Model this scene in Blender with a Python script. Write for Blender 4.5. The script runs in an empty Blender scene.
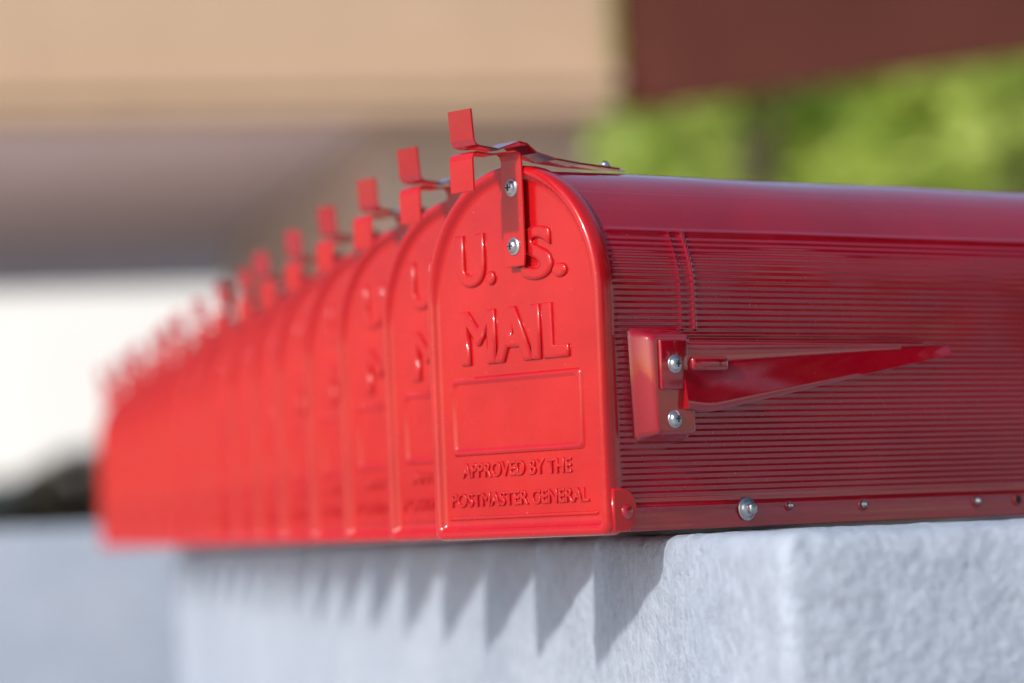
import bpy, bmesh, math, random
from mathutils import Vector, Matrix, noise
random.seed(7)
sc = bpy.context.scene
sc.view_settings.view_transform = 'Standard'
sc.view_settings.look = 'None'
sc.view_settings.exposure = 0
R = math.radians

# ------------------------------------------------------------------ helpers
def link(o, parent=None):
    sc.collection.objects.link(o)
    if parent: o.parent = parent
    return o

def mesh(name, verts, faces, mat=None, smooth=False):
    m = bpy.data.meshes.new(name)
    m.from_pydata([tuple(v) for v in verts], [], faces)
    m.update()
    if mat: m.materials.append(mat)
    if smooth:
        for p in m.polygons: p.use_smooth = True
    return m

def recalc(m):
    bm = bmesh.new(); bm.from_mesh(m)
    bmesh.ops.recalc_face_normals(bm, faces=bm.faces)
    bm.to_mesh(m); bm.free(); return m

def bbox_mesh(name, lo, hi, mat, bev=0.0, seg=2, M=None):
    bm = bmesh.new()
    bmesh.ops.create_cube(bm, size=1)
    for v in bm.verts:
        v.co = Vector([(lo[i]+hi[i])/2 + v.co[i]*(hi[i]-lo[i]) for i in range(3)])
    if bev > 0:
        bmesh.ops.bevel(bm, geom=bm.edges[:], offset=bev, segments=seg, profile=0.5, affect='EDGES')
        for f in bm.faces: f.smooth = True
    if M: bm.transform(M)
    m = bpy.data.meshes.new(name); bm.to_mesh(m); bm.free()
    m.materials.append(mat); return m

def join(name, meshes):
    bm = bmesh.new(); mats = []
    for me in meshes:
        off = []
        for mt in me.materials:
            if mt not in mats: mats.append(mt)
            off.append(mats.index(mt))
        n0 = len(bm.faces)
        bm.from_mesh(me); bm.faces.ensure_lookup_table()
        for f in bm.faces[n0:]:
            f.material_index = off[f.material_index] if off else 0
    m = bpy.data.meshes.new(name); bm.to_mesh(m); bm.free()
    for mt in mats: m.materials.append(mt)
    return m

# ------------------------------------------------------------------ materials
def nmat(name):
    m = bpy.data.materials.new(name); m.use_nodes = True
    nt = m.node_tree; b = nt.nodes['Principled BSDF']
    return m, nt, b

def add_noise(nt, scale, detail=4, rough=0.55, vec=None):
    n = nt.nodes.new('ShaderNodeTexNoise')
    n.inputs['Scale'].default_value = scale; n.inputs['Detail'].default_value = detail
    n.inputs['Roughness'].default_value = rough
    if vec is None:
        tc = nt.nodes.new('ShaderNodeTexCoord'); vec = tc.outputs['Object']
    nt.links.new(vec, n.inputs['Vector']); return n

def ramp(nt, src, stops):
    r = nt.nodes.new('ShaderNodeValToRGB')
    while len(r.color_ramp.elements) < len(stops): r.color_ramp.elements.new(0.5)
    for e, (p, c) in zip(r.color_ramp.elements, stops):
        e.position = p; e.color = (*c, 1) if len(c) == 3 else c
    nt.links.new(src, r.inputs['Fac']); return r

def bump(nt, src, strength, dist, b):
    bp = nt.nodes.new('ShaderNodeBump')
    bp.inputs['Strength'].default_value = strength; bp.inputs['Distance'].default_value = dist
    nt.links.new(src, bp.inputs['Height']); nt.links.new(bp.outputs['Normal'], b.inputs['Normal'])
    return bp

def red_paint(name, c1, c2, rough=0.28, coat=0.5, bs=0.25, cr=0.06, spec=0.5):
    m, nt, b = nmat(name)
    n = add_noise(nt, 14, 5)
    r = ramp(nt, n.outputs['Fac'], [(0.3, c1), (0.7, c2)])
    # faint pale dust specks / scuffs
    nd = add_noise(nt, 420, 3, 0.6)
    rd = ramp(nt, nd.outputs['Fac'], [(0.68, (0, 0, 0)), (0.80, (0.5, 0.5, 0.5))])
    mx = nt.nodes.new('ShaderNodeMixRGB'); mx.inputs['Color2'].default_value = (0.55, 0.22, 0.2, 1)
    nt.links.new(rd.outputs['Color'], mx.inputs['Fac']); nt.links.new(r.outputs['Color'], mx.inputs['Color1'])
    nt.links.new(mx.outputs['Color'], b.inputs['Base Color'])
    n2 = add_noise(nt, 60, 6, 0.7)
    r2 = ramp(nt, n2.outputs['Fac'], [(0.35, (rough-0.05,)*3), (0.75, (rough+0.12,)*3)])
    nt.links.new(r2.outputs['Color'], b.inputs['Roughness'])
    b.inputs['Specular IOR Level'].default_value = spec
    b.inputs['Coat Weight'].default_value = coat
    b.inputs['Coat Roughness'].default_value = cr
    n3 = add_noise(nt, 40, 3)
    bump(nt, n3.outputs['Fac'], bs, 0.0012, b)
    return m

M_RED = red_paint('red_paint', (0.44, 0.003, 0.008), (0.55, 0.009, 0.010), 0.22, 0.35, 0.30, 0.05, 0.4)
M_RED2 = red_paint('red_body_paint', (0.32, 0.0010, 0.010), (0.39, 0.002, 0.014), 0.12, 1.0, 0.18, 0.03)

M_STEEL, nt, b = nmat('zinc_steel')
n = add_noise(nt, 200, 3)
r = ramp(nt, n.outputs['Fac'], [(0.3, (0.42, 0.44, 0.45)), (0.7, (0.62, 0.64, 0.64))])
nt.links.new(r.outputs['Color'], b.inputs['Base Color'])
b.inputs['Metallic'].default_value = 0.9; b.inputs['Roughness'].default_value = 0.28

M_DARK, nt, b = nmat('recess_shade_colour')  # near-black colour stands for the shade inside screw slots and holes
b.inputs['Base Color'].default_value = (0.02, 0.012, 0.012, 1); b.inputs['Roughness'].default_value = 0.7

M_STUCCO, nt, b = nmat('wall_stucco')
n = add_noise(nt, 3.5, 6)
r = ramp(nt, n.outputs['Fac'], [(0.3, (0.42, 0.49, 0.60)), (0.7, (0.56, 0.63, 0.74))])
nf = add_noise(nt, 75, 8, 0.75)
rf = ramp(nt, nf.outputs['Fac'], [(0.36, (0.62, 0.62, 0.65)), (0.58, (1, 1, 1))])
mx = nt.nodes.new('ShaderNodeMixRGB'); mx.blend_type = 'MULTIPLY'; mx.inputs['Fac'].default_value = 0.55
nt.links.new(r.outputs['Color'], mx.inputs['Color1']); nt.links.new(rf.outputs['Color'], mx.inputs['Color2'])
nt.links.new(mx.outputs['Color'], b.inputs['Base Color'])
b.inputs['Roughness'].default_value = 0.9
nb = add_noise(nt, 130, 8, 0.62)
bump(nt, nb.outputs['Fac'], 0.85, 0.006, b)

def matte(name, c1, c2, scale=2.0, rough=0.85, bs=0.3, bd=0.01, spec=0.5):
    m, nt, b = nmat(name)
    n = add_noise(nt, scale, 6)
    r = ramp(nt, n.outputs['Fac'], [(0.3, c1), (0.7, c2)])
    nt.links.new(r.outputs['Color'], b.inputs['Base Color'])
    b.inputs['Roughness'].default_value = rough
    b.inputs['Specular IOR Level'].default_value = spec
    n2 = add_noise(nt, scale*15, 6)
    bump(nt, n2.outputs['Fac'], bs, bd, b)
    return m
M_CREAM = matte('cream_render', (0.54, 0.375, 0.25), (0.60, 0.42, 0.285))
M_SOFFIT = matte('soffit_paint', (0.80, 0.66, 0.68), (0.86, 0.72, 0.74))
M_TAUPE = matte('taupe_wall', (0.54, 0.42, 0.34), (0.60, 0.47, 0.38))
M_BROWN = matte('red_brown_wood', (0.062, 0.016, 0.011), (0.082, 0.022, 0.015), spec=0.2)
M_GROUND = matte('pavement_concrete', (0.50, 0.48, 0.46), (0.58, 0.56, 0.53), 0.8)
M_ASPHALT = matte('added_asphalt', (0.04, 0.04, 0.042), (0.065, 0.063, 0.06), 3.0)  # dark surface added out of view to deepen the box reflection
M_KERB = matte('added_kerb_concrete', (0.30, 0.29, 0.27), (0.36, 0.35, 0.33), 3.0)
M_WHITE = matte('sky_glare_white', (0.82, 0.80, 0.77), (0.88, 0.86, 0.83), 0.5)  # sunlit white that stands in for bright sky
M_GLASS, nt, b = nmat('standin_glass')
b.inputs['Base Color'].default_value = (0.05, 0.07, 0.08, 1); b.inputs['Roughness'].default_value = 0.1
M_BARK = matte('bark', (0.07, 0.05, 0.035), (0.13, 0.10, 0.07), 6)

def leafmat(name, c1, c2, tl=0.45):
    m, nt, b = nmat(name)
    g = nt.nodes.new('ShaderNodeNewGeometry')
    r = ramp(nt, g.outputs['Random Per Island'], [(0.0, c1), (1.0, c2)])
    nt.links.new(r.outputs['Color'], b.inputs['Base Color'])
    b.inputs['Roughness'].default_value = 0.5
    if tl > 0:
        tr = nt.nodes.new('ShaderNodeBsdfTranslucent')
        nt.links.new(r.outputs['Color'], tr.inputs['Color'])
        mixs = nt.nodes.new('ShaderNodeMixShader'); mixs.inputs[0].default_value = tl
        out = nt.nodes['Material Output']
        nt.links.new(b.outputs[0], mixs.inputs[1]); nt.links.new(tr.outputs[0], mixs.inputs[2])
        nt.links.new(mixs.outputs[0], out.inputs['Surface'])
    return m
M_LEAF = leafmat('leaf_green', (0.30, 0.45, 0.06), (0.74, 0.80, 0.22))
M_LEAFD = leafmat('reflection_leaf', (0.025, 0.035, 0.02), (0.06, 0.075, 0.04), 0)  # for the added trees mirrored in the box side
M_HEDGE = leafmat('dusty_hedge_leaf', (0.10, 0.105, 0.085), (0.24, 0.235, 0.20), 0)

# ------------------------------------------------------------------ mailbox parts (local: front faces -Y, right = +X)
W2 = 0.0825; ZS = 0.1465
def door_outline(d, n_arc=48):
    w = W2 - d; z0 = d; rr = max(0.0015, 0.006 - d*0.4); pts = []
    for i in range(7):      # bottom right corner
        a = -math.pi/2 + i/6*math.pi/2
        pts.append((w-rr+rr*math.cos(a), z0+rr+rr*math.sin(a)))
    for i in range(n_arc+1):
        a = i/n_arc*math.pi
        pts.append((w*math.cos(a), ZS+w*math.sin(a)))
    for i in range(7):
        a = math.pi + i/6*math.pi/2
        pts.append((-w+rr+rr*math.cos(a), z0+rr+rr*math.sin(a)))
    return pts

def loops_mesh(name, loops, mat, fill_last=True, smooth=True):
    verts = []; faces = []; n = len(loops[0])
    for L in loops: verts += L
    for k in range(len(loops)-1):
        for i in range(n):
            j = (i+1) % n
            faces.append((k*n+i, k*n+j, (k+1)*n+j, (k+1)*n+i))
    nsm = len(faces)
    if fill_last: faces.append(tuple((len(loops)-1)*n+i for i in range(n)))
    m = mesh(name, verts, faces, mat)
    for i, p in enumerate(m.polygons): p.use_smooth = smooth and i < nsm
    return recalc(m)

FY = 0.0042   # recessed door face plane
DF = 0.0115   # depth of the door's wrapped flange
def build_door():
    prof = [(0.003, DF+0.0008), (0.0008, DF+0.001), (0, DF), (0, 0.0035), (0.0006, 0.0015), (0.0018, 0.0004), (0.0035, 0), (0.0052, 0.0004),
            (0.0066, 0.0020), (0.0078, 0.0036), (0.0095, FY), (0.0115, FY)]
    loops = [[(x, y, z) for x, z in door_outline(d)] for d, y in prof]
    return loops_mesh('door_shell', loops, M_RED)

def rect_loop(x0, x1, z0, z1, r, y, n=5):
    pts = []
    for cx, cz, a0 in ((x1-r, z0+r, -90), (x1-r, z1-r, 0), (x0+r, z1-r, 90), (x0+r, z0+r, 180)):
        for i in range(n):
            a = R(a0+90*i/(n-1)); pts.append((cx+r*math.cos(a), y, cz+r*math.sin(a)))
    return pts

def ux(u): return -W2 + u*2*W2
def build_panel():
    x0, x1, z0, z1 = ux(0.105), ux(0.870), 0.052, 0.1015
    L = []
    for d, y in ((0, FY+0.0003), (0.0008, FY-0.0008), (0.0018, FY-0.0017), (0.003, FY-0.0017), (0.004, FY-0.0008), (0.005, FY-0.0001)):
        L.append(rect_loop(x0+d, x1-d, z0+d, z1-d, 0.003, y))
    p = loops_mesh('panel', L, M_RED)
    # bottom bead
    b2 = bbox_mesh('bead', (ux(0.075), FY-0.0010, 0.0125), (ux(0.925), FY+0.002, 0.0150), M_RED, 0.0009, 3)
    return [p, b2]

def text_mesh(s, x0, x1, z0, z1, bev=0.035, off=0.0, depth=0.0014):
    cu = bpy.data.curves.new('txt', 'FONT'); cu.body = s; cu.size = 1
    cu.extrude = 0.02; cu.bevel_depth = bev; cu.bevel_resolution = 3; cu.offset = off
    cu.resolution_u = 6
    o = bpy.data.objects.new('txt', cu); sc.collection.objects.link(o)
    dg = bpy.context.evaluated_depsgraph_get(); dg.update()
    m = bpy.data.meshes.new_from_object(o.evaluated_get(dg))
    bpy.data.objects.remove(o)
    xs = [v.co.x for v in m.vertices]; ys = [v.co.y for v in m.vertices]; zs = [v.co.z for v in m.vertices]
    ax, bx, ay, by, az, bz = min(xs), max(xs), min(ys), max(ys), min(zs), max(zs)
    for v in m.vertices:
        x = x0+(v.co.x-ax)/(bx-ax)*(x1-x0); z = z0+(v.co.y-ay)/(by-ay)*(z1-z0)
        y = FY - (v.co.z-az)/(bz-az)*2*depth + depth
        v.co = (x, y, z)
    m.materials.clear(); m.materials.append(M_RED)
    for p in m.polygons: p.use_smooth = True
    m.update(); return m

def build_text():
    return join('embossed_lettering', [
        text_mesh('U.', ux(0.175), ux(0.40), 0.157, 0.190, 0.045, 0.0, 0.0022),
        text_mesh('S.', ux(0.55), ux(0.81), 0.157, 0.190, 0.045, 0.0, 0.0022),
        text_mesh('MAIL', ux(0.185), ux(0.805), 0.1085, 0.1425, 0.045, 0.0, 0.0022),
        text_mesh('APPROVED BY THE', ux(0.155), ux(0.79), 0.0385, 0.0480, 0.03, 0.0, 0.0012),
        text_mesh('POSTMASTER GENERAL', ux(0.085), ux(0.88), 0.0205, 0.0295, 0.03, 0.0, 0.0012)])

# body with corrugated sides
BW = 0.0800
RIB_TOP = 0.183
def body_profile():
    pts = []   # (x,z,nx,nz,rib)
    step = 0.00060
    z = 0.0015
    while z < ZS: pts.append((BW, z, 1, 0)); z += step
    n = int(math.pi*BW/step)
    for i in range(n+1):
        a = i/n*math.pi
        pts.append((BW*math.cos(a), ZS+BW*math.sin(a), math.cos(a), math.sin(a)))
    z = ZS - step
    while z > 0.0015: pts.append((-BW, z, -1, 0)); z -= step
    return pts
def sst(a, b, x):
    if b < a: return 1-sst(b, a, x)
    t = max(0, min(1, (x-a)/(b-a))); return t*t*(3-2*t)
def build_body():
    P = body_profile(); LEN = 0.485
    ys = [0.004, 0.010, 0.0125, 0.0145, 0.016, 0.0175, 0.019, 0.030, 0.045, 0.060, 0.0665, 0.0675, 0.0685, 0.0695, 0.0705, 0.0775, 0.0785, 0.0795, 0.0805, 0.0815, 0.085]
    ys += [0.10+0.015*i for i in range(24)] + [0.457, 0.459, 0.462, 0.475, LEN-0.003, LEN]
    verts = []; faces = []
    s = [0]
    for i in range(1, len(P)): s.append(s[-1]+math.hypot(P[i][0]-P[i-1][0], P[i][1]-P[i-1][1]))
    for y in ys:
        fade = sst(0.0125, 0.019, y)*(1-sst(0.455, 0.462, y))
        pad = (sst(0.0665, 0.0685, y)*(1-sst(0.0685, 0.0705, y)) if y < 0.072 else 1.5*sst(0.0775, 0.0795, y)*(1-sst(0.0795, 0.0815, y)))
        for k, (x, z, nx, nz) in enumerate(P):
            sb = s[k] if k < len(P)/2 else s[-1]-s[k]
            m = sst(0.020, 0.024, z)*(1-sst(RIB_TOP-0.004, RIB_TOP-0.002, z))
            amp = 0.00024*(1+0.8*noise.noise(Vector((y*25, sb*60, x*3))))
            rib = amp*math.cos(2*math.pi*sb/0.0037)*m
            can = 0.00080*noise.noise(Vector((y*9+3, sb*22, 2.0+x*4)))   # slight oil-canning of the sheet
            # faint long draw lines along the crown
            dl = 0.00008*noise.noise(Vector((y*2, sb*420, 7.0)))*(1-m)
            step_ = 0.0010*math.exp(-((z-(RIB_TOP+0.0005))/0.0016)**2)
            bead = 0.0009*math.exp(-((z-0.0155)/0.0016)**2)
            pm = sst(0.121, 0.124, z)*(1-sst(RIB_TOP-0.001, RIB_TOP+0.001, z))
            d = (rib+step_+bead+can+dl)*fade + pad*pm*0.0007
            if y >= LEN-0.001: d -= 0.003
            verts.append((x+nx*d, y, z+nz*d))
    n = len(P)
    for r_ in range(len(ys)-1):
        for i in range(n-1):
            faces.append((r_*n+i, r_*n+i+1, (r_+1)*n+i+1, (r_+1)*n+i))
        faces.append((r_*n+n-1, r_*n, (r_+1)*n, (r_+1)*n+n-1))
    nsm = len(faces)
    faces.append(tuple((len(ys)-1)*n+i for i in range(n)))
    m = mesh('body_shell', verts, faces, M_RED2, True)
    m.polygons[nsm].use_smooth = False
    return recalc(m)

def strip(name, pts, widths, th, mat):
    verts = []; faces = []
    n = len(pts)
    for i, (cx, y, z) in enumerate(pts):
        a = Vector(pts[max(i-1, 0)][1:]); c = Vector(pts[min(i+1, n-1)][1:])
        t = (c-a).normalized(); nn = Vector((-t.y, t.x))
        w = widths[i]/2
        verts += [(cx-w, y+nn.x*th/2, z+nn.y*th/2), (cx+w, y+nn.x*th/2, z+nn.y*th/2),
                  (cx+w, y-nn.x*th/2, z-nn.y*th/2), (cx-w, y-nn.x*th/2, z-nn.y*th/2)]
    for i in range(n-1):
        for k in range(4):
            j = (k+1) % 4
            faces.append((i*4+k, i*4+j, (i+1)*4+j, (i+1)*4+k))
    faces += [(0, 1, 2, 3), tuple((n-1)*4+k for k in (3, 2, 1, 0))]
    m = recalc(mesh(name, verts, faces, mat))
    bm = bmesh.new(); bm.from_mesh(m)
    bmesh.ops.bevel(bm, geom=[e for e in bm.edges if len(e.link_faces) == 2 and e.calc_face_angle() > 1.0], offset=0.0004, segments=2, affect='EDGES')
    bm.to_mesh(m); bm.free()
    return m

def build_bolt(r=0.0045):
    bm = bmesh.new()
    prof = [(0, r*1.35), (-0.0006, r*1.35), (-0.0009, r*1.25), (-0.0009, r), (-0.0018, r*0.98), (-0.0028, r*0.8), (-0.0034, r*0.5), (-0.0036, r*0.15)]
    seg = 20; rings = []
    for y, rr in prof:
        rings.append([bm.verts.new((rr*math.cos(2*math.pi*k/seg), y, rr*math.sin(2*math.pi*k/seg))) for k in range(seg)])
    for a, c in zip(rings, rings[1:]):
        for k in range(seg):
            f = bm.faces.new((a[k], a[(k+1) % seg], c[(k+1) % seg], c[k])); f.smooth = True
    bm.faces.new(rings[-1])
    bmesh.ops.recalc_face_normals(bm, faces=bm.faces)
    m = bpy.data.meshes.new('bolt'); bm.to_mesh(m); bm.free(); m.materials.append(M_STEEL)
    s1 = bbox_mesh('slot_shade', (-r*0.5, -0.0039, -r*0.1), (r*0.5, -0.0030, r*0.1), M_DARK)  # dark bars on the head stand for the shade of its cross recess
    s2 = bbox_mesh('slot_shade', (-r*0.1, -0.0040, -r*0.5), (r*0.1, -0.0031, r*0.5), M_DARK)
    return join('bolt', [m, s1, s2])

def placed(m, M):
    m2 = m.copy(); m2.transform(M); return m2
SIDE = Matrix.Rotation(R(90), 4, 'Z')   # -Y -> +X

def latch_parts():
    xb = ux(0.55)
    door_br = strip('door_latch_bracket', [(xb, -0.0006, 0.166), (xb, -0.0006, 0.173), (xb, -0.0006, 0.209), (xb, -0.0007, 0.2315), (xb, -0.0018, 0.2345),
        (xb, -0.005, 0.2358), (xb-0.001, -0.010, 0.2352), (xb-0.0015, -0.018, 0.2340), (xb-0.002, -0.026, 0.2345), (xb-0.002, -0.0345, 0.2345), (xb-0.002, -0.0375, 0.2332), (xb-0.002, -0.0385, 0.230), (xb-0.002, -0.0382, 0.2105)],
        [0.018, 0.0200, 0.0200, 0.0200, 0.0200, 0.0185, 0.014, 0.011, 0.013, 0.021, 0.0225, 0.0225, 0.0225], 0.0013, M_RED)
    x2 = 0.006
    body_c = strip('body_latch_catch', [(x2, 0.094, 0.2285), (x2, 0.085, 0.2288), (x2, 0.050, 0.2305), (x2, 0.028, 0.2325), (x2, 0.012, 0.2360), (x2, 0.005, 0.2408), (x2, -0.001, 0.2420),
        (x2, -0.006, 0.2400), (x2-0.001, -0.013, 0.2375), (x2-0.001, -0.022, 0.2385), (x2-0.001, -0.0310, 0.2385), (x2-0.001, -0.0345, 0.2395), (x2-0.001, -0.0360, 0.2425), (x2-0.001, -0.0375, 0.2610)],
        [0.003, 0.012, 0.019, 0.022, 0.023, 0.023, 0.022, 0.018, 0.012, 0.012, 0.020, 0.0225, 0.0225, 0.0225], 0.0013, M_RED2)
    return door_br, body_c, xb

FB = 0.009
def build_flag():
    x0 = BW
    parts = []
    def fr(b0, b1, z0, z1, x, r, skew=0):
        out = []
        for cb, cz, a0 in ((b1-r, z0+r, -90), (b1-r, z1-r, 0), (b0+r, z1-r, 90), (b0+r, z0+r, 180)):
            for i in range(5):
                a = R(a0+90*i/4)
                zz = cz+r*math.sin(a)
                out.append((x, FB+cb+r*math.cos(a)+skew*(0.09-zz), zz))
        return out
    SK = 0.04
    L = [fr(0.016, 0.060, 0.055, 0.124, x0-0.001, 0.004, SK), fr(0.0165, 0.0595, 0.0555, 0.1235, x0+0.0012, 0.004, SK), fr(0.018, 0.058, 0.057, 0.122, x0+0.0020, 0.004, SK),
         fr(0.0225, 0.0565, 0.0585, 0.1195, x0+0.0105, 0.004, SK), fr(0.0233, 0.0558, 0.0592, 0.1188, x0+0.0125, 0.004, SK), fr(0.0250, 0.054, 0.061, 0.117, x0+0.0135, 0.004, SK)]
    parts.append(loops_mesh('br', L, M_RED2))
    parts.append(bbox_mesh('pl', (x0+0.0125, FB+0.0275, 0.0855), (x0+0.0155, FB+0.050, 0.116), M_RED2, 0.0012, 3))
    xs = x0+0.0085; st = []
    N = 40
    # rolled top edge, then one flat face leaning out to a rolled lower edge
    dd = [0, 0.0, .02, .06, .11, .34, .58, .86, .95, .985, 1]
    aa = [0, .0044, .0058, .0062, .0055, .0066, .0079, .0096, .0100, .0092, 0]
    for i in range(N+1):
        t = i/N; bb = FB+0.046+(0.281-0.046)*t
        zt = 0.1150-0.0012*t
        if t < 0.09: zb = 0.0735 - 0.0020*math.sin(t/0.09*math.pi/2)
        else: zb = 0.0715+(0.1065-0.0715)*((t-0.09)/0.91)
        h = zt-zb; k = 1-0.25*t
        st.append([(xs+a*k, bb, zt-d*h) for a, d in zip(aa, dd)])
    verts = [v for s_ in st for v in s_]; n = len(st[0]); faces = []
    for i in range(N):
        for k in range(n):
            j = (k+1) % n
            faces.append((i*n+k, i*n+j, (i+1)*n+j, (i+1)*n+k))
    faces += [tuple(range(n)), tuple(N*n+k for k in range(n))]
    m = recalc(mesh('blade', verts, faces, M_RED2, True))
    for p in m.polygons:
        if len(p.vertices) > 4: p.use_smooth = False
    bm = bmesh.new(); bm.from_mesh(m)
    for e in bm.edges:
        if len(e.link_faces) == 2 and e.calc_face_angle() > 0.9: e.smooth = False
    bm.to_mesh(m); bm.free()
    parts.append(m)
    parts.append(bbox_mesh('rib', (xs+0.001, FB+0.052, 0.0970), (xs+0.0090, FB+0.082, 0.1055), M_RED2, 0.0022, 3))
    return join('signal_flag', parts)

bolt_s = build_bolt(0.0041); bolt_b = build_bolt(0.0054); bolt_t = build_bolt(0.0030)
door_br, body_c, XB = latch_parts()
T = Matrix.Translation
hw = [placed(bolt_s, T((XB, -0.0012, 0.2145))), placed(bolt_s, T((XB, -0.0012, 0.1785)))]
for bb, zz, mm, p in ((0.0385, 0.1010, bolt_s, 0.0155), (0.0385, 0.0680, bolt_s, 0.0135)):
    hw.append(placed(mm, T((BW+p, FB+bb, zz)) @ SIDE))
hw.append(placed(bolt_b, T((BW+0.0005, 0.1165, 0.0125)) @ SIDE))
hw.append(bbox_mesh('nut', (BW+0.001, 0.1135, 0.0095), (BW+0.0075, 0.1195, 0.0155), M_STEEL, 0.0014, 2))
def hole(bb, zz, r=0.0024):
    bm = bmesh.new(); seg = 16
    prof = [(0.0004, r*1.4, 0), (-0.0004, r*1.35, 0), (-0.0007, r*1.1, 0), (-0.0002, r*0.95, 0)]
    rings = [[bm.verts.new((rr*math.cos(2*math.pi*k/seg), y, rr*math.sin(2*math.pi*k/seg))) for k in range(seg)] for y, rr, _ in prof]
    for a, c in zip(rings, rings[1:]):
        for k in range(seg): bm.faces.new((a[k], a[(k+1) % seg], c[(k+1) % seg], c[k])).smooth = True
    bmesh.ops.recalc_face_normals(bm, faces=bm.faces)
    f = bm.faces.new(rings[-1]); f.material_index = 1  # dark disc, the shade of the hole put into colour
    m = bpy.data.meshes.new('h'); bm.to_mesh(m); bm.free(); m.materials.append(M_RED2); m.materials.append(M_DARK)
    return placed(m, T((BW+0.0006, bb, zz)) @ SIDE)
HX = [(0.153, 0.0135, 0.0024), (0.2185, 0.0125, 0.0032), (0.324, 0.0120, 0.0032), (0.364, 0.0120, 0.0032), (0.44, 0.012, 0.003)]
holes = [hole(*h) for h in HX]
for h in HX[:3]: hw.append(placed(build_bolt(h[2]*0.52), T((BW+0.0009, h[0], h[1])) @ SIDE))
hw.append(placed(bolt_t, T((0.006, 0.078, 0.2302)) @ Matrix.Rotation(R(-90), 4, 'X')))
hardware = join('bolts', hw)

def hinge_lug():
    out = []
    for sx in (1, -1):
        L = []
        for d, x in ((0, 0.0), (0, 0.0032), (0.0010, 0.0042)):
            pts = []
            for i in range(17):
                a = R(-90+180*i/16)
                pts.append((sx*(BW+x), 0.0135+(0.0095-d)*math.cos(a), 0.0145+(0.013-d)*math.sin(a)))
            pts += [(sx*(BW+x), 0.004+d, 0.0275-d), (sx*(BW+x), 0.004+d, 0.0015+d)]
            L.append(pts)
        out.append(loops_mesh('lug', L, M_RED))
        bm = bmesh.new(); bmesh.ops.create_uvsphere(bm, u_segments=16, v_segments=10, radius=0.0045)
        for v in bm.verts: v.co = Vector((sx*(BW+0.0040)+v.co.x*0.5, 0.0145+v.co.y, 0.0135+v.co.z))
        for f in bm.faces: f.smooth = True
        m = bpy.data.meshes.new('rv'); bm.to_mesh(m); bm.free(); m.materials.append(M_RED2); out.append(m)
    return out

door_m = join('door', [build_door()]+build_panel()+hinge_lug())
PARTS = [('door', door_m), ('embossed_lettering', build_text()), ('body', join('body', [build_body()]+holes)),
         ('door_latch', door_br), ('latch_catch', body_c), ('signal_flag', build_flag()), ('bolts', hardware)]

# ------------------------------------------------------------------ world layout
ALPHA = R(40); ROW = R(10.8)
CAMZ = 1.0077; TOP = 1.0
bdir = Vector((math.cos(ALPHA), math.sin(ALPHA), 0)); xdir = Vector((math.sin(ALPHA), -math.cos(ALPHA), 0))
rho = Vector((-math.sin(ROW), math.cos(ROW), 0)); nin = Vector((math.cos(ROW), math.sin(ROW), 0))
C = Vector((0.0523, 2.08, 0))
PITCH = 0.202
for i in range(16):
    e = bpy.data.objects.new('mailbox', None); link(e)
    e.empty_display_size = 0.1
    p = C - xdir*W2 + rho*PITCH*i
    j = 0 if i == 0 else 1
    p += bdir*random.uniform(-0.003, 0.003)*j
    e.location = (p.x, p.y, TOP+0.0005)
    e.rotation_euler = (0, 0, R(-50+random.uniform(-0.7, 0.7)*j))
    for nme, me in PARTS:
        o = bpy.data.objects.new(nme, me); link(o, e)
        if nme == 'latch_catch' and j:
            o.rotation_euler = (R(random.uniform(-1.2, 1.2)), R(random.uniform(-2, 2))*0.3, 0)

# low wall carrying the boxes
Q = C + bdir*0.042
near = Q - rho*0.275; Lw = 3.50
def prism(name, a, bvec, L, c, Wd, z0, z1, mat, bev=0.0, seg=3):
    bm = bmesh.new()
    vs = [bm.verts.new((*(a+bvec*s*L+c*t*Wd).xy, z)) for z in (z0, z1) for s, t in ((0, 0), (1, 0), (1, 1), (0, 1))]
    for f in ((0, 1, 2, 3), (7, 6, 5, 4), (0, 4, 5, 1), (1, 5, 6, 2), (2, 6, 7, 3), (3, 7, 4, 0)): bm.faces.new([vs[k] for k in f])
    bmesh.ops.recalc_face_normals(bm, faces=bm.faces)
    if bev: bmesh.ops.bevel(bm, geom=bm.edges[:], offset=bev, segments=seg, profile=0.5, affect='EDGES')
    m = bpy.data.meshes.new(name); bm.to_mesh(m); bm.free(); m.materials.append(mat); return m
wm = prism('low_wall', near, rho, Lw, nin, 0.66, 0.55, TOP, M_STUCCO, 0.008, 3)
wall = link(bpy.data.objects.new('low_wall', wm))
rm = wall.modifiers.new('r', 'REMESH'); rm.mode = 'VOXEL'; rm.voxel_size = 0.0065; rm.use_smooth_shade = True
tx = bpy.data.textures.new('stucco_noise', 'CLOUDS'); tx.noise_scale = 0.03; tx.noise_depth = 4
dm = wall.modifiers.new('d', 'DISPLACE'); dm.texture = tx; dm.texture_coords = 'LOCAL'; dm.strength = 0.0045; dm.mid_level = 0.75
base = prism('wall_base', near+rho*0.01+nin*0.01, rho, Lw-0.02, nin, 0.60, 0.0, 0.56, M_STUCCO)
link(bpy.data.objects.new('wall_base', base), wall)

# garden wall at the far end
gw = prism('boundary_wall', Vector((-6.5, 5.3, 0)), nin, 6.0, rho, 0.25, 0.0, 1.04, M_STUCCO, 0.01, 2)
link(bpy.data.objects.new('boundary_wall', gw))

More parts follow.
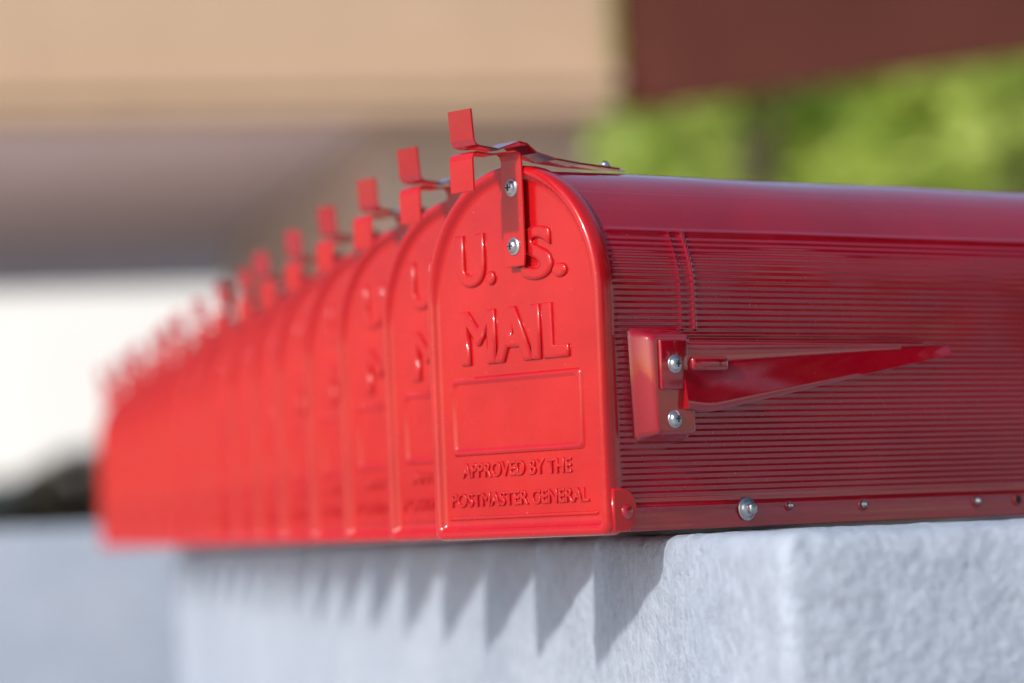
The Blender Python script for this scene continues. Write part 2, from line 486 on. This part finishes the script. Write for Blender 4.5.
# ground, road and kerb added unseen at right, for a darker reflection in the boxes
g = mesh('ground', [(-300, -300, 0), (300, -300, 0), (300, 300, 0), (-300, 300, 0)], [(0, 1, 2, 3)], M_GROUND)
link(bpy.data.objects.new('ground', g))
link(bpy.data.objects.new('road', prism('road', Vector((1.6, -40, 0)), Vector((0, 1, 0)), 51, Vector((1, 0, 0)), 4.2, 0.001, 0.006, M_ASPHALT)))
link(bpy.data.objects.new('kerb', prism('kerb', Vector((1.45, -40, 0)), Vector((0, 1, 0)), 51, Vector((1, 0, 0)), 0.148, 0.0, 0.12, M_KERB, 0.01, 2)))

# canopy building
bld = link(bpy.data.objects.new('canopy_building', None))
K = Vector((0.448, 14.0, 0)); ZC = 2.66
def addp(nm, m): link(bpy.data.objects.new(nm, m), bld)
addp('fascia', prism('fascia', K, -nin, 9.0, rho, 0.30, ZC, ZC+1.3, M_CREAM, 0.01, 2))
addp('drip_trim', prism('drip_trim', K-rho*0.03+nin*0.02, -nin, 9.05, rho, 0.028, ZC+0.10, ZC+0.17, M_CREAM))
addp('soffit', prism('soffit', K+rho*0.302-nin*0.02, -nin, 8.9, rho, 9.3, ZC+0.03, ZC+0.25, M_SOFFIT))
addp('wing_wall', prism('wing_wall', K+rho*0.45-nin*0.03, -nin, 0.88, rho, 5.8, 0.0, ZC+0.027, M_TAUPE, 0.01, 2))
addp('roof_slab', prism('roof_slab', K+rho*0.302-nin*0.02, -nin, 8.9, rho, 9.3, ZC+0.252, ZC+1.2, M_CREAM))
addp('column', prism('column', K-nin*7.2+rho*6.8, -nin, 0.4, rho, 0.4, 0.0, ZC+0.028, M_TAUPE, 0.01, 2))

# red-brown roof eave to the right
eave = link(bpy.data.objects.new('roof_eave', None))
E0 = K + nin*0.035 + rho*0.05
ed = Vector((0.75, -0.66, 0)).normalized(); en = Vector((-ed.y, ed.x, 0))
link(bpy.data.objects.new('fascia_board', prism('fascia_board', E0, ed, 6.0, en, 0.08, ZC+0.00, ZC+1.6, M_BROWN, 0.006, 2)), eave)
link(bpy.data.objects.new('eave_soffit', prism('eave_soffit', E0+en*0.082, ed, 6.0, en, 1.6, ZC+0.40, ZC+0.5, M_BROWN)), eave)
for k in (0, 4):
    link(bpy.data.objects.new('post', prism('post', E0+ed*(3.2+k*0.65)+en*0.9, ed, 0.12, en, 0.12, 0, ZC+0.40, M_BROWN)), eave)

# added white building standing in for the blown-out bright sky
pb = link(bpy.data.objects.new('sky_glare_standin', None))
A = Vector((-26, 58, 0))
link(bpy.data.objects.new('walls', prism('walls', A, nin, 26, rho, 10, 0, 9, M_WHITE)), pb)
link(bpy.data.objects.new('cornice', prism('cornice', A-rho*0.3-nin*0.3, nin, 26.6, rho, 10.6, 9.003, 9.4, M_WHITE)), pb)
for fl in range(2):
    for k in range(8):
        a = A+nin*(1.4+k*3.1)-rho*0.02
        link(bpy.data.objects.new('window', prism('window', a, nin, 1.1, rho, 0.06, 0.9+fl*5.0, 2.2+fl*5.0, M_GLASS)), pb)
        link(bpy.data.objects.new('sill', prism('sill', a-nin*0.1-rho*0.1, nin, 1.3, rho, 0.16, 0.8+fl*5.0, 0.895+fl*5.0, M_WHITE)), pb)

# foliage
def leaves(clumps, n, size, rnd):
    V = []; F = []
    for _ in range(n):
        c, rad = rnd.choice(clumps)
        d = Vector((rnd.gauss(0, 1), rnd.gauss(0, 1), rnd.gauss(0, 1))).normalized()
        p = Vector(c)+Vector((d.x*rad[0], d.y*rad[1], d.z*rad[2]))*(rnd.random()**0.4)
        q = Matrix.Rotation(rnd.uniform(0, 6.28), 3, 'Z') @ Matrix.Rotation(rnd.uniform(-1.2, 1.2), 3, 'X')
        s = size*rnd.uniform(0.6, 1.4); k = len(V)
        for u in ((-0.5, 0, 0), (0, -0.28, 0.05), (0.5, 0, 0), (0, 0.28, 0.05)): V.append(p+q @ (Vector(u)*s))
        F.append((k, k+1, k+2, k+3))
    return V, F
def limb(V, F, a, b_, r0, r1, seg=7):
    a = Vector(a); b_ = Vector(b_); t = (b_-a).normalized(); u = t.orthogonal().normalized(); v = t.cross(u); k = len(V)
    for p, r_ in ((a, r0), (b_, r1)):
        for i in range(seg):
            an = 2*math.pi*i/seg; V.append(p+u*r_*math.cos(an)+v*r_*math.sin(an))
    for i in range(seg): F.append((k+i, k+(i+1) % seg, k+seg+(i+1) % seg, k+seg+i))
def tree(x, y, h, cr, seed, nl=6500, mat=None, size=0.22):
    rnd = random.Random(seed); V = []; F = []
    p = Vector((x, y, 0)); top = p+Vector((rnd.uniform(-.3, .3), rnd.uniform(-.3, .3), h*0.5))
    limb(V, F, p, top, 0.16, 0.10); clumps = []
    for i in range(16):
        a = rnd.uniform(0, 6.28); rr = cr*rnd.uniform(0.2, 0.9)
        e = Vector((x+rr*math.cos(a), y+rr*math.sin(a), h*rnd.uniform(0.4, 0.95)))
        mid = (top+e)/2+Vector((0, 0, 0.2)); s0 = p.lerp(top, rnd.uniform(0.5, 1))
        limb(V, F, s0, mid, 0.07, 0.045); limb(V, F, mid, e, 0.045, 0.015)
        s = cr*rnd.uniform(0.28, 0.5); clumps.append((e, (s, s, s*0.75)))
    nb = len(F)
    LV, LF = leaves(clumps, nl, size, rnd); k = len(V)
    V += LV; F += [tuple(i+k for i in f) for f in LF]
    m = mesh('tree', V, F, M_BARK); m.materials.append(mat or M_LEAF)
    for i, pl in enumerate(m.polygons): pl.material_index = 0 if i < nb else 1
    link(bpy.data.objects.new('tree', m))
for i, (x, y, h, c) in enumerate([(1.6, 27, 5.4, 1.6), (4.0, 26, 6.0, 2.0), (6.6, 28, 6.4, 2.4), (1.2, 36, 6.5, 2.6), (4.9, 36, 7.2, 2.8), (8.4, 35, 7, 2.8), (3.0, 42, 7.4, 3.4), (6.6, 43, 8, 3.4)]):
    tree(x, y, h, c, 20+i, 2800 if i < 3 else 3200, None, 0.25 if i < 3 else 0.42)
# trees added out of view at right, reflected dark in the box side
for i, (x, y, h, c) in enumerate([(7.5, 2.5, 5.0, 2.6), (8.5, 6.5, 5.4, 2.6), (7.5, -1.5, 4.8, 2.4)]):
    tree(x, y, h, c, 50+i, 2600, M_LEAFD, 0.40)
# hedge
rnd = random.Random(3)
cl = []
for k in range(170):
    cl.append((Vector((-10+k*0.053, 20+rnd.uniform(-.3, .3), rnd.uniform(0.2, 1.50))), (0.3, 0.3, 0.22)))
V, F = leaves(cl, 12000, 0.22, rnd)
link(bpy.data.objects.new('hedge', mesh('hedge', V, F, M_HEDGE)))

# ------------------------------------------------------------------ light
EL = R(32); AZ = math.atan2(-0.643, -0.766) + R(6)
s = Vector((math.cos(AZ)*math.cos(EL), math.sin(AZ)*math.cos(EL), math.sin(EL)))
sun = bpy.data.lights.new('sun', 'SUN'); sun.energy = 3.3; sun.angle = R(3.0); sun.color = (1.0, 0.94, 0.87)
so = link(bpy.data.objects.new('sun', sun)); so.rotation_euler = s.to_track_quat('Z', 'Y').to_euler(); so.location = s*20
w = bpy.data.worlds.new('World'); sc.world = w; w.use_nodes = True
nt = w.node_tree; bg = nt.nodes['Background']
sky = nt.nodes.new('ShaderNodeTexSky'); sky.sky_type = 'NISHITA'; sky.sun_disc = False
sky.sun_elevation = EL; sky.sun_rotation = math.atan2(s.x, s.y); sky.air_density = 1.0; sky.dust_density = 1.5
nt.links.new(sky.outputs[0], bg.inputs[0]); bg.inputs[1].default_value = 0.15

# ------------------------------------------------------------------ camera
cd = bpy.data.cameras.new('camera'); cam = link(bpy.data.objects.new('camera', cd))
cd.sensor_width = 36; cd.lens = 3500/1024*36; cd.clip_start = 0.05; cd.clip_end = 1000
cam.matrix_world = T((0, 0, CAMZ)) @ Matrix.Rotation(R(90+3.03), 4, 'X') @ Matrix.Rotation(R(-2.3), 4, 'Z')
cd.dof.use_dof = True; cd.dof.focus_distance = 2.13; cd.dof.aperture_fstop = 3.7; cd.dof.aperture_blades = 8
sc.camera = cam
